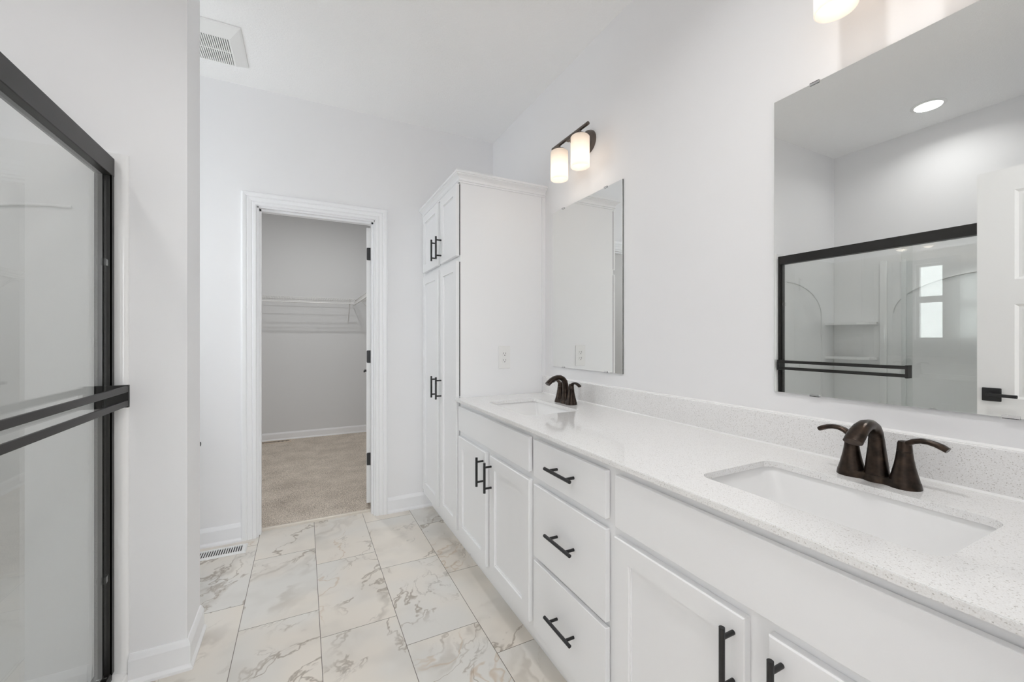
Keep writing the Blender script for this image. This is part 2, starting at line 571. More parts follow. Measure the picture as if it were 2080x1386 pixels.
k.plate([[(WY0 - .075, WZ0 - .075), (WY1 + .075, WZ0 - .075), (WY1 + .075, WZ1 + .075), (WY0 - .075, WZ1 + .075)],
         [(WY0, WZ0), (WY1, WZ0), (WY1, WZ1), (WY0, WZ1)]], WL, WL + .018, conv=cv)
k.build('window_casing', M['trim'], w)

# ---- baseboards (profile: x = out from wall, z)
BH = 0.110
BP = [(0, 0), (.020, 0), (.020, .010), (.014, .019), (.0125, .022), (.0125, BH - .022), (.009, BH - .012), (.006, BH - .004), (.004, BH), (0, BH)]


def baseboard(name, p, q, nrm, h=BH, z0=0.0, label=None, m0=0.0, m1=0.0):
    """run from p to q (2-D), nrm = direction out of the wall, m0/m1 mitre lengthening"""
    p, q, nrm = Vector(p), Vector(q), Vector(nrm)
    d = (q - p).normalized()
    prof = [(a, b_ * h / BH) for a, b_ in BP]
    k = MB()
    r0 = [(p.x + nrm.x * a - d.x * a * m0, p.y + nrm.y * a - d.y * a * m0, z0 + b_) for a, b_ in prof]
    r1 = [(q.x + nrm.x * a + d.x * a * m1, q.y + nrm.y * a + d.y * a * m1, z0 + b_) for a, b_ in prof]
    k.loft([r0, r1])
    return struct(k.build(name, M['trim']), label)


baseboard('baseboard_far', (WL, WF), (-0.338, WF), (0, -1), label='white baseboard left of the closet doorway')
baseboard('baseboard_far', (0.526, WF), (0.90, WF), (0, -1), label='white baseboard right of the closet doorway')
baseboard('baseboard_wing', (-0.556, YW), (XW, YW), (0, -1), m1=1, label='white baseboard on the face of the short wall')
baseboard('baseboard_wing', (XW, YW), (XW, YW2), (1, 0), m0=1, m1=1, label='white baseboard on the end of the short wall')
baseboard('baseboard_wing', (XW, YW2), (WL, YW2), (0, 1), m0=1)
baseboard('baseboard_left', (WL, YW2), (WL, WF), (1, 0))
baseboard('baseboard_closet', (-1.1, CB), (.90, CB), (0, -1), h=.092, z0=.012, label='baseboard on the closet back wall')
baseboard('baseboard_closet', (.90, WFB + .01), (.90, CB), (-1, 0), h=.092, z0=.012)
baseboard('baseboard_closet', (-1.1, WFB + .01), (-1.1, CB), (1, 0), h=.092, z0=.012)

# ---- closet doorway trim
dw = thing('door_1', 'white cased doorway into the carpeted closet', 'doorway', ((OX0 + OX1) / 2, WF + .05, 0))
struct(dw); del dw['category']
CP = [(0, 0), (0, .011), (.004, .014), (.018, .014), (.022, .010), (.027, .013), (.045, .016), (.050, .013), (.055, .018), (.070, .020), (.076, .018), (.080, .012), (.080, 0)]
ci = 0.005


def casing(sgn, y):
    k = MB()
    path = [(OX0 - ci, 0, -1, 0), (OX0 - ci, OZ + ci, -1, 1), (OX1 + ci, OZ + ci, 1, 1), (OX1 + ci, 0, 1, 0)]
    rings = []
    for x, z, dx, dz in path:
        rings.append([(x + dx * a, y + sgn * b_, z + dz * a) for a, b_ in CP])
    k.loft(rings)
    return k


casing(-1, WF).build('door_casing', M['trim'], dw)
casing(1, WFB + .006).build('door_casing', M['trim'], dw)
k = MB()
J = .019
k.box(OX0, OX0 + J - .012, WF - .002, WFB + .008, 0.0, OZ)
k.box(OX1 - .007, OX1, WF - .002, WFB + .008, 0.0, OZ)
k.box(OX0, OX1, WF - .002, WFB + .008, OZ - .007, OZ)
k.box(OX0 + .006, OX0 + .018, WF + .03, WF + .066, 0.0, OZ - .007)
k.box(OX1 - .018, OX1 - .006, WF + .03, WF + .066, 0.0, OZ - .007)
k.box(OX0 + .006, OX1 - .006, WF + .03, WF + .066, OZ - .019, OZ - .006)
k.build('door_jamb', M['trim'], dw)
k = MB(); k.prism([(WF + .075, 0), (WF + .078, .012), (WF + .09, .016), (WF + .102, .014), (WF + .102, 0)], 'X', OX0 + .007, OX1 - .007)
k.build('threshold', M['thresh'], dw)


# ---- panel doors
def panel_door(root, x0, y0, length, th, z0, z1, lever_z, face_dir=-1, flip=1):
    """door slab along +Y from (x0,y0); x0 = left face; built unrotated, parts under root"""
    k = MB()
    y1 = y0 + length
    st, mid = .125, .10
    pw = (length - 2 * st - mid) / 2
    cols = [(y0 + st, y0 + st + pw), (y1 - st - pw, y1 - st)]
    rows = [(z0 + .24, z0 + .76), (z0 + .93, z0 + 1.39), (z0 + 1.51, z1 - .115)]
    holes = []
    for a, b_ in cols:
        for c, d in rows:
            holes.append([(a, c), (b_, c), (b_, d), (a, d)])
    k.plate([[(y0, z0), (y1, z0), (y1, z1), (y0, z1)]] + holes, x0, x0 + th, conv=lambda x, y, z: (z, x, y))
    for h in holes:
        (a, c), (b_, d) = h[0], h[2]
        for xf, sg in ((x0, 1), (x0 + th, -1)):
            def rg(i, dep):
                return [(xf + sg * dep, a + i, c + i), (xf + sg * dep, b_ - i, c + i), (xf + sg * dep, b_ - i, d - i), (xf + sg * dep, a + i, d - i)]
            k.loft([rg(0, 0.0), rg(.012, .008), rg(.022, .008), rg(.04, .004)], cap0=False, cap1=True)
    o = k.build('door_slab', M['door'], root)
    return y1


def lever(root, xf, sg, y, z, toward):
    """square rosette and straight lever on the face xf, pointing out by sg; lever bar runs toward +-Y"""
    k = MB(); k.box(xf, xf + sg * .009, y - .033, y + .033, z - .033, z + .033, bev=.003)
    ro = k.build('rosette', M['black'], root)
    k = MB()
    k.cyl((xf + sg * .009, y, z), (xf + sg * .041, y, z), .010)
    k.box(xf + sg * .033, xf + sg * .0435, min(y - toward * .012, y + toward * .092), max(y - toward * .012, y + toward * .092), z - .008, z + .008, bev=.003)
    k.build('lever', M['black'], root)


def hinge(root, z, x, y, xs):
    k = MB()
    k.cyl((x, y, z - .045), (x, y, z + .045), .0065)
    k.box(x - xs * .034, x, y + .004, y + .007, z - .045, z + .045, bev=.001)
    k.build('hinge', M['black'], root)


cd = thing('panel_door', 'white closet door standing open past its jamb, seen edge on with black hinges', 'door', (.440, WFB + .014, 0.012))
# built along +Y, then turned away from the opening
panel_door(cd, .440 - .036, WFB + .016, .69, .035, .045, 2.035, .95)
lever(cd, .404, -1, WFB + .016 + .63, .955, -1)
for z in (.363, 1.103, 1.845):
    k = MB()
    k.cyl((.438, WFB + .012, z - .045), (.438, WFB + .012, z + .045), .0075)
    k.prism([(a, b_ - 0) for a, b_ in rrect(.421, z, .015, .045, .007, 4)], 'Y', WFB + .0125, WFB + .016)
    k.build('hinge', M['black'], cd)
cd.rotation_euler.z = -math.radians(9.5)

# entry door standing open beside the shower, seen in the large mirror
ed = thing('panel_door', 'white six-panel door with a square black lever, reflected in the large mirror', 'door', (-.4175, .05, 0.0))
panel_door(ed, -.435, .055, .76, .035, .012, 2.072, .95)
lever(ed, -.400, 1, .055 + .709, .955, -1)
lever(ed, -.435, -1, .055 + .709, .955, -1)

# ================================================================== CABINETS
XF, XD = .784, .765      # face frame plane, front plane of doors
ZB = .10                 # underside of the boxes


def pull(parent, y, z, length, vert, xd=XD):
    """black bar pull in front of plane xd"""
    k = MB()
    xb = xd - .034
    h = length / 2
    c = .048
    if vert:
        k.cyl((xb, y, z - h), (xb, y, z + h), .0058, 14)
        for s in (-c, c):
            k.cyl((xb, y, z + s), (xd + .001, y, z + s), .0048, 12)
    else:
        k.cyl((xb, y - h, z), (xb, y + h, z), .0058, 14)
        for s in (-c, c):
            k.cyl((xb, y + s, z), (xd + .001, y + s, z), .0048, 12)
    return k.build('handle', M['black'], parent, smooth=True, label='black bar pull')


def shaker(parent, name, y0, y1, z0, z1, pully=None, pullz=None):
    k = MB()
    T = .0155
    st = .056
    cv = lambda x, y, z: (z, x, y)
    k.plate([[(y0, z0), (y1, z0), (y1, z1), (y0, z1)], [(y0 + st, z0 + st), (y1 - st, z0 + st), (y1 - st, z1 - st), (y0 + st, z1 - st)]], XD + .0025, XD + T + .0035, conv=cv)
    # softened front arris
    def rg(i, xx):
        return [(xx, y0 + i, z0 + i), (xx, y1 - i, z0 + i), (xx, y1 - i, z1 - i), (xx, y0 + i, z1 - i)]
    def ri(i, xx):
        return [(xx, y0 + st - i, z0 + st - i), (xx, y1 - st + i, z0 + st - i), (xx, y1 - st + i, z1 - st + i), (xx, y0 + st - i, z1 - st + i)]
    k.loft([rg(0, XD + .0025), rg(.0025, XD), ri(.001, XD), ri(0, XD + .0025)], cap0=False, cap1=False)
    k.box(XD + .009, XD + .014, y0 + st - .001, y1 - st + .001, z0 + st - .001, z1 - st + .001)
    # thin bead round the panel
    w = .004
    for a, b_, c, d in ((y0 + st, y1 - st, z0 + st, z0 + st + w), (y0 + st, y1 - st, z1 - st - w, z1 - st), (y0 + st, y0 + st + w, z0 + st, z1 - st), (y1 - st - w, y1 - st, z0 + st, z1 - st)):
        k.box(XD + .006, XD + .010, a, b_, c, d)
    o = k.build(name, M['cab'], parent)
    if pully is not None:
        pull(o, pully, pullz, .137, True)
    return o


def slabfront(parent, name, y0, y1, z0, z1, hz=None):
    k = MB(); k.box(XD, XD + .0165, y0, y1, z0, z1, bev=.002)
    o = k.build(name, M['cab'], parent)
    if hz is not None:
        pull(o, (y0 + y1) / 2 - .004, hz, .150, False)
    return o


def body(root, y0, y1, ztop, toe=True, open_=None):
    k = MB()
    k.box(XF + .0015, XF + .018, y0, y1, ZB, ztop)
    k.box(XF + .018, WR - .010, y0, y0 + .016, ZB, ztop)
    k.box(XF + .018, WR - .010, y1 - .016, y1, ZB, ztop)
    k.box(XF + .018, WR - .010, y0 + .016, y1 - .016, ZB, ZB + .016)
    k.box(WR - .010, WR - .003, y0, y1, ZB, ztop)
    k.box(XF + .062, XF + .078, y0, y1, 0, ZB)
    return k.build('cabinet_body', M['cab'], root)


ZT = .884
Yside = 2.21
# far sink base
s1 = thing('sink_base_cabinet', 'white sink base with two shaker doors, next to the tall linen cabinet', 'cabinet', (XF, 1.78, 0))
body(s1, 1.357, Yside - .009, ZT)
slabfront(s1, 'false_front', 1.376, 2.178, .727, .860)
shaker(s1, 'door', 1.797, 2.178, .155, .696, 1.823, .602)
shaker(s1, 'door', 1.376, 1.752, .155, .696, 1.727, .602)
# drawer base
s2 = thing('drawer_base_cabinet', 'white three-drawer cabinet between the two sink bases', 'cabinet', (XF, 1.13, 0))
body(s2, .908, 1.3568, ZT)
slabfront(s2, 'drawer', .927, 1.341, .722, .860, .793)
slabfront(s2, 'drawer', .927, 1.341, .428, .693, .565)
slabfront(s2, 'drawer', .927, 1.341, .155, .411, .287)
# near sink base
s3 = thing('sink_base_cabinet', 'white sink base with two shaker doors, nearest the camera', 'cabinet', (XF, .48, 0))
body(s3, .05, .9078, ZT)
slabfront(s3, 'false_front', .088, .888, .716, .860)
shaker(s3, 'door', .514, .892, .155, .690, .537, .602)
shaker(s3, 'door', .088, .468, .155, .690, .443, .602)
# tall linen cabinet
t = thing('linen_cabinet', 'tall white linen cabinet with crown moulding and four shaker doors', 'cabinet', (XF, 2.59, 0))
ZTT = 2.115
k = MB()
k.box(XF + .004, XF + .018, Yside, WF - .001, ZB, ZTT)
k.box(XF + .018, WR - .002, Yside, Yside + .016, ZB, ZTT - .016)
k.box(XF + .018, WR - .002, WF - .017, WF - .001, ZB, ZTT - .016)
k.box(XF + .018, WR - .002, Yside + .016, WF - .017, ZB, ZB + .016)
k.box(XF + .018, WR - .002, Yside, WF - .001, ZTT - .016, ZTT)
k.box(XF + .062, XF + .078, Yside, WF - .001, 0, ZB)
k.build('cabinet_body', M['cab'], t)
k = MB(); k.box(WR - .024, WR - .0005, Yside - .006, Yside, .91, ZTT - .004); k.build('scribe_strip', M['cab'], t)
shaker(t, 'door', 2.576, 2.945, 1.702, 2.108, 2.598, 1.799)
shaker(t, 'door', 2.2135, 2.520, 1.702, 2.108, 2.497, 1.799)
shaker(t, 'door', 2.576, 2.945, .155, 1.672, 2.598, .925)
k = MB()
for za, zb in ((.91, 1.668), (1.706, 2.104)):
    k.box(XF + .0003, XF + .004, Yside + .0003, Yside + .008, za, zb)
k.build('gap_shade_strip', M['gapshade'], t)  # dark strips painted in as the shade behind the near doors
shaker(t, 'door', 2.2135, 2.520, .155, 1.672, 2.497, .925)
# crown, swept round the front and the near side
CRP = [(0.0, 0.0), (.005, 0.0), (.005, .008), (.010, .010), (.010, .014), (.006, .0155), (.008, .024), (.014, .033), (.023, .039), (.026, .041), (.026, .045), (.032, .047), (.032, .058), (0.0, .058)]
k = MB()
rings = []
zc0 = 2.113
for (x, y, dx, dy) in ((XF - .0005, WF - .001, -1, 0), (XF - .0005, Yside - .0005, -1, -1.2), (WR - .001, Yside - .0005, 0, -1.2)):
    rings.append([(x + dx * a, y + dy * a, zc0 + b_) for a, b_ in CRP])
k.loft(rings)
k.box(XF + .001, WR - .002, Yside, WF - .002, zc0 + .044, zc0 + .056)
k.build('crown_moulding', M['cab'], t)

# ---- worktop
ZK = .900
S1Y, S2Y, SX = 1.785, .483, 1.008
ct = thing('countertop', 'long white speckled quartz countertop with two sink cutouts and a backsplash', 'countertop', (1.05, 1.13, ZT))
k = MB()
CX0 = .755
holes = [list(reversed(rrect(SX, sy, .141, .218, .030))) for sy in (S1Y, S2Y)]
k.plate([[(CX0 + .0015, .05), (WR - .001, .05), (WR - .001, Yside - .001), (CX0 + .0015, Yside - .001)]] + holes, ZT + .0005, ZK)
k.box(CX0, CX0 + .0015, .05, Yside - .001, ZT + .002, ZK - .0015)
k.build('slab', M['quartz'], ct)
k = MB(); k.box(1.322, WR - .0005, .05, Yside - .0075, ZK, ZK + .100, bev=.0015)
k.build('backsplash', M['quartz'], ct)
k = MB()
k.prism([(1.3175, ZK), (1.322, ZK), (1.322, ZK + .0045)], 'Y', .05, Yside - .007)
k.prism([(1.3405, ZK + .100), (WR - .0004, ZK + .100), (WR - .0004, ZK + .1045)], 'Y', .05, Yside - .007)
k.build('caulk_line', M['caulk'], ct)

# ---- sinks
sk = thing('undermount_sink', 'white rectangular undermount sink at the far end of the countertop, by the tall cabinet', 'sink', (SX, S1Y, .75), 'undermount sinks in the countertop')
k = MB()


def ring(hx, hy, r, z, cx=0, cy=0):
    return [(x, y, z) for x, y in rrect(SX + cx, S1Y + cy, hx, hy, r, 8)]


zt = ZT - .0005
prof = [(.165, .243, .045, zt), (.148, .226, .036, zt), (.146, .224, .036, zt - .004), (.143, .216, .04, zt - .03), (.138, .200, .045, zt - .07), (.130, .180, .05, zt - .105), (.115, .155, .055, zt - .124), (.09, .12, .055, zt - .131), (.03, .03, .0299, zt - .134), (.022, .022, .0219, zt - .136)]
inner = [ring(*p) for p in prof]
outer = [ring(a + .008, b_ + .008, c + .004, z - .009) for a, b_, c, z in prof[2:]]
k.loft([ring(.165, .243, .045, zt - .009)] + inner, cap0=False, cap1=True)
k.loft([ring(.165, .243, .045, zt - .009)] + outer, cap0=False, cap1=True)
k.build('basin', M['china'], sk, smooth=True)
k = MB(); k.lathe([(.021, 0), (.023, .001), (.023, .003), (.019, .004), (.017, .003), (.005, .005)], (SX, S1Y, zt - .1355), n=28)
k.build('drain', M['orb'], sk, smooth=True)
sk2 = copy_tree(sk)
sk2.location.y = S2Y
sk2['label'] = 'white rectangular undermount sink nearest the camera, below the large mirror'

# ---- faucets (built at y of the near one)
FX, FY = 1.213, .4845
fc = thing('centerset_faucet', 'oil-rubbed bronze two-handle faucet nearest the camera', 'faucet', (FX, FY, ZK), 'bronze faucets on the countertop')
k = MB()


def lobes(scale, z, grow=0.0):
    pts = []
    n = 72
    for i in range(n):
        a = 2 * PI * i / n
        # polar sum of three lobes along Y
        best = 0
        for cy, rr in ((-.0505, .0300), (0, .0275), (.0505, .0300)):
            rr = rr * scale + grow
            # ray-circle intersection from centre
            dx, dy = math.cos(a), math.sin(a)
            bq = dy * cy
            disc = bq * bq - (cy * cy - rr * rr)
            if disc > 0:
                best = max(best, bq + math.sqrt(disc))
        # waist
        wx = .0215 * scale + grow
        if abs(math.cos(a)) > 1e-6:
            d = wx / abs(math.cos(a))
            if abs(d * math.sin(a)) < .055:
                best = max(best, d)
        pts.append((FX + best * math.cos(a), FY + best * math.sin(a), z))
    return pts


k.loft([lobes(1.0, ZK), lobes(1.0, ZK + .002), lobes(.95, ZK + .012), lobes(.88, ZK + .016)])
k.build('base_plate', M['orb'], fc, smooth=True)
for sg in (-1, 1):
    k = MB()
    cy = FY + sg * .0505
    k.lathe([(.0275, .012), (.0262, .018), (.0225, .032), (.0185, .050), (.0158, .066), (.0142, .080), (.0138, .0805)], (FX, cy, ZK), n=32)
    k.lathe([(.0142, .0815), (.0140, .083), (.0132, .092), (.0128, .099), (.0110, .1035), (.006, .105)], (FX, cy, ZK), n=32)
    k.build('handle_base', M['orb'], fc, smooth=True)
    k = MB()
    pts = [(0, .094), (.006, .1005), (.016, .1070), (.028, .1105), (.040, .1105), (.052, .1080), (.062, .1040), (.071, .0990)]
    rad = [(.0120, .0062), (.0112, .0062), (.0098, .0060), (.0092, .0058), (.0092, .0058), (.0096, .0060), (.0102, .0064), (.0100, .0058)]
    k.sweep([(FX, cy + sg * (a), ZK + b_) for a, b_ in pts], rad, 20, side=(1, 0, 0), power=2.4)
    k.build('lever', M['orb'], fc, smooth=True)
# spout
k = MB()
k.sweep([(FX, FY, ZK + .012), (FX, FY, ZK + .018), (FX - .0005, FY, ZK + .05), (FX - .001, FY, ZK + .080), (FX - .003, FY, ZK + .100)],
        [(.0245, .0225), (.0230, .0210), (.0195, .0180), (.0160, .0155), (.0145, .0145)], 24, side=(0, 1, 0), power=2.6)
arc = [(-.001, .080), (-.002, .096), (-.006, .112), (-.017, .126), (-.034, .1345), (-.052, .1355), (-.070, .1310), (-.087, .1220), (-.101, .1110), (-.110, .1030)]
rad = [(.0145, .0145), (.0145, .0145), (.0143, .0140), (.0145, .0132), (.0150, .0124), (.0160, .0118), (.0172, .0114), (.0184, .0110), (.0192, .0108), (.0192, .0104)]
k.sweep([(FX + a, FY, ZK + b_) for a, b_ in arc], rad, 24, side=(0, 1, 0), power=2.3)
k.build('spout', M['orb'], fc, smooth=True)
k = MB()
k.cyl((FX + .032, FY, ZK + .010), (FX + .032, FY, ZK + .058), .0022, 10)
k.lathe([(.0022, .054), (.0048, .057), (.0060, .062), (.0050, .067), (.002, .069)], (FX + .032, FY, ZK), n=16)
k.lathe([(.006, 0), (.006, .003), (.004, .006)], (FX + .032, FY, ZK + .0), n=16)
k.build('lift_rod', M['orb'], fc, smooth=True)
fc2 = copy_tree(fc)
fc2.location.y = 1.787
fc2['label'] = 'oil-rubbed bronze two-handle faucet by the far sink and small outlet'


# ---- mirrors
def mirror(y0, y1, z0, z1, label):
    yc = (y0 + y1) / 2
    r = thing('wall_mirror', label, 'mirror', (WR - .002, yc, z0), 'frameless mirrors above the sinks')
    k = MB(); k.box(WR - .006, WR - .001, y0, y1, z0, z1)
    k.build('backing', M['edge'], r)
    k = MB()
    k.loft([[(WR - .006, y0, z0), (WR - .006, y1, z0), (WR - .006, y1, z1), (WR - .006, y0, z1)],
            [(WR - .0075, y0 + .001, z0 + .001), (WR - .0075, y1 - .001, z0 + .001), (WR - .0075, y1 - .001, z1 - .001), (WR - .0075, y0 + .001, z1 - .001)]])
    k.build('mirror_glass', M['mirror'], r)
    for y in (yc - .188, yc + .188):
        for z, sg in ((z0, -1), (z1, 1)):
            k = MB()
            k.box(WR - .0105, WR - .0005, y - .013, y + .013, min(z, z + sg * .002), max(z, z + sg * .002))
            k.box(WR - .0105, WR - .0085, y - .013, y + .013, min(z + sg * .002, z - sg * .006), max(z + sg * .002, z - sg * .006), bev=.0006)
            k.build('clip', M['chrome'], r)
    return r


mirror(1.500, 2.113, 1.067, 1.987, 'frameless mirror over the far sink, reflecting the side of the tall cabinet')
mirror(.187, .799, 1.067, 1.987, 'frameless mirror over the near sink, reflecting the black framed shower door')

# ---- vanity lights
LX = WR - .125
LYc = 1.764
ZBAR = 2.271
vl = thing('vanity_light', 'two-shade bronze wall light above the far mirror', 'wall light', (WR, LYc, ZBAR), 'wall lights above the mirrors')
k = MB(); k.lathe([(.060, 0), (.060, -.008), (.055, -.020), (.030, -.024), (.012, -.025)], (WR, LYc, ZBAR), axis='X', n=40)
k.build('wall_plate', M['nickel'], vl, smooth=True)
k = MB(); k.cyl((WR - .02, LYc, ZBAR - .012), (LX + .010, LYc, ZBAR - .012), .008); k.lathe([(.014, 0), (.014, -.012), (.008, -.016)], (LX + .024, LYc, ZBAR - .012), axis='X', n=20)
k.box(LX - .006, LX + .012, LYc - .02, LYc + .02, ZBAR - .018, ZBAR - .005, bev=.003)
k.build('arm', M['nickel'], vl, smooth=True)
k = MB(); k.cyl((LX, LYc - .158, ZBAR), (LX, LYc + .158, ZBAR), .0085, 20)
k.build('bar', M['nickel'], vl, smooth=True)
for sg in (-1, 1):
    y = LYc + sg * .0925
    k = MB(); k.cyl((LX, y, ZBAR - .004), (LX, y, ZBAR - .028), .006)
    k.lathe([(.006, .006), (.030, .004), (.034, 0), (.034, -.004), (.020, -.008)], (LX, y, ZBAR - .031), n=32)
    k.build('shade_cap', M['nickel'], vl, smooth=True)
    k = MB()
    zt_, zb_ = ZBAR - .035, 2.082
    rs = .0465
    k.lathe([(.030, zt_), (.042, zt_ - .001), (rs, zt_ - .006), (rs, zb_ + .002), (rs - .0015, zb_), (rs - .003, zb_ + .002), (rs - .003, zt_ - .008), (.030, zt_ - .004)], (LX, y, 0), n=40, cap0=False, cap1=False)
    k.build('lamp_shade', M['shade'], vl, smooth=True)
    k = MB(); k.lathe([(.010, .075), (.012, .045), (.022, .020), (.024, .0), (.018, -.018), (.006, -.026)], (LX, y, 2.152), n=20)
    k.build('bulb', M['bulb'], vl, smooth=True)
vl2 = copy_tree(vl)
vl2.location.y = .480
vl2.location.z = ZBAR - .0025
vl2['label'] = 'two-shade bronze wall light above the near mirror, cut off by the top edge'
for ly, lz in ((LYc, 2.108), (.480, 2.1055)):
    for sg in (-1, 1):
        pl = bpy.data.lights.new('vanity_lamp', 'POINT'); pl.energy = 0.28; pl.color = (1, .88, .76); pl.shadow_soft_size = .040
        po = bpy.data.objects.new('vanity_lamp', pl); COL.objects.link(po); po.location = (LX, ly + sg * .0925, lz)


# ---- downlights
def downlight(x, y, z, power, label, spread=150):
    r = thing('ceiling_downlight', label, 'ceiling light', (x, y, z))
    k = MB(); k.lathe([(.088, 0), (.088, -.004), (.080, -.008), (.070, -.006), (.068, -.001)], (x, y, z), n=40, cap0=False, cap1=False)
    k.build('trim_ring', M['plastic'], r, smooth=True)
    k = MB(); k.lathe([(.070, -.001), (.070, -.004)], (x, y, z), n=40)
    k.build('lens', M['led'], r)
    area('downlight_beam', (x, y, z - .010), (0, 0, 0), .13, .13, power, (1, .995, .985), 'DISK').data.spread = math.radians(spread)


downlight(-1.033, 1.205, ZC, 2.8, 'round recessed ceiling light over the shower, seen in the large mirror')
downlight(.42, .60, ZC, 6.8, 'round recessed ceiling light over the middle of the bathroom floor')
downlight(0.1, 4.25, 2.80, 13, 'round ceiling light inside the closet', 178)

# ---- outlet
ol = thing('wall_outlet', 'white duplex outlet on the side of the tall cabinet above the counter', 'outlet', (1.0625, Yside, 1.057))
k = MB(); k.box(1.024, 1.101, Yside - .006, Yside - .0002, 1.057, 1.191, bev=.003)
k.build('cover_plate', M['plastic'], ol)
for z in (1.143, 1.104):
    k = MB(); k.prism([(a, b_) for a, b_ in rrect(1.0625, z, .017, .0145, .012, 6)], 'Y', Yside - .0085, Yside - .005)
    rc = k.build('receptacle', M['plastic'], ol)
    k = MB()
    k.box(1.0545, 1.0565, Yside - .0092, Yside - .0083, z - .001, z + .009)
    k.box(1.0685, 1.0705, Yside - .0092, Yside - .0083, z, z + .008)
    k.lathe([(.0028, -.0083), (.0028, -.0092)], (1.0625, Yside, z - .0075), axis='Y', n=12)
    k.build('slots', M['slot'], rc)

# ---- exhaust fan grille
vx0, vx1, vy0, vy1 = -.622, -.280, 2.445, 2.785
v_ = thing('exhaust_vent', 'white square exhaust fan grille on the ceiling near the closet door', 'vent', ((vx0 + vx1) / 2, (vy0 + vy1) / 2, ZC))
k = MB()
gx0, gx1, gy0, gy1 = vx0 + .062, vx1 - .062, vy0 + .088, vy1 - .028
def rc4(x0, x1, y0, y1, z): return [(x0, y0, z), (x1, y0, z), (x1, y1, z), (x0, y1, z)]
k.loft([rc4(vx0, vx1, vy0, vy1, ZC - .0005), rc4(vx0, vx1, vy0, vy1, ZC - .006), rc4(vx0 + .008, vx1 - .008, vy0 + .008, vy1 - .008, ZC - .010), rc4(gx0 - .006, gx1 + .006, gy0 - .006, gy1 + .006, ZC - .026), rc4(gx0, gx1, gy0, gy1, ZC - .026), rc4(gx0, gx1, gy0, gy1, ZC - .008)], cap0=False, cap1=False)
k.build('grille_frame', M['plastic'], v_)
k = MB(); k.box(gx0, gx1, gy0, gy1, ZC - .008, ZC - .006); k.build('grille_backing', M['slot'], v_)
k = MB()
ns = 22
for i in range(ns + 1):
    x = gx0 + (gx1 - gx0) * i / ns
    k.box(x - .0030, x + .0030, gy0, gy1, ZC - .0255, ZC - .016)
k.box(gx0, gx1, (gy0 + gy1) / 2 - .004, (gy0 + gy1) / 2 + .004, ZC - .0258, ZC - .016)
k.build('louvres', M['plastic'], v_)


# ---- floor registers
def register(name, label, x0, x1, y0, y1, z, ns, m, lab_m):
    r = thing(name, label, 'vent', ((x0 + x1) / 2, (y0 + y1) / 2, z))
    k = MB()
    b_ = .022
    k.loft([rc4(x0, x1, y0, y1, z), rc4(x0, x1, y0, y1, z + .002), rc4(x0 + .008, x1 - .008, y0 + .008, y1 - .008, z + .006), rc4(x0 + b_, x1 - b_, y0 + b_, y1 - b_, z + .006), rc4(x0 + b_, x1 - b_, y0 + b_, y1 - b_, z + .001)], cap0=False, cap1=False)
    k.build('register_frame', m, r)
    k = MB(); k.box(x0 + b_, x1 - b_, y0 + b_, y1 - b_, z + .0003, z + .001); k.build('register_backing', M['slot'], r)
    k = MB()
    for i in range(ns + 1):
        x = x0 + b_ + (x1 - x0 - 2 * b_) * i / ns
        k.box(x - .0028, x + .0028, y0 + b_, y1 - b_, z + .002, z + .0058)
    k.build('louvres', m, r)


register('floor_register', 'white floor register on the marble tile by the far baseboard', -.600, -.298, 2.818, 2.938, 0.0, 22, M['plastic'], '')
register('floor_register', 'beige floor register in the closet carpet by the back wall', -.47, -.13, CB - .155, CB - .035, .012, 22, M['beigemetal'], '')

# ---- toilet paper holder on the far wall in the alcove
tp = thing('paper_holder', 'black toilet paper holder on the far wall, just peeking past the short wall', 'paper holder', (-.60, WF, .61))
k = MB(); k.box(-.690, -.645, WF - .008, WF, .600, .650, bev=.002); k.cyl((-.6675, WF - .008, .625), (-.6675, WF - .068, .625), .008)
k.build('mount', M['black'], tp, smooth=True)
k = MB(); k.cyl((-.68, WF - .06, .625), (-.538, WF - .06, .625), .0085); k.lathe([(.0085, 0), (.013, .002), (.013, .008), (.008, .010)], (-.540, WF - .06, .625), axis='X', n=20)
k.build('arm', M['black'], tp, smooth=True)

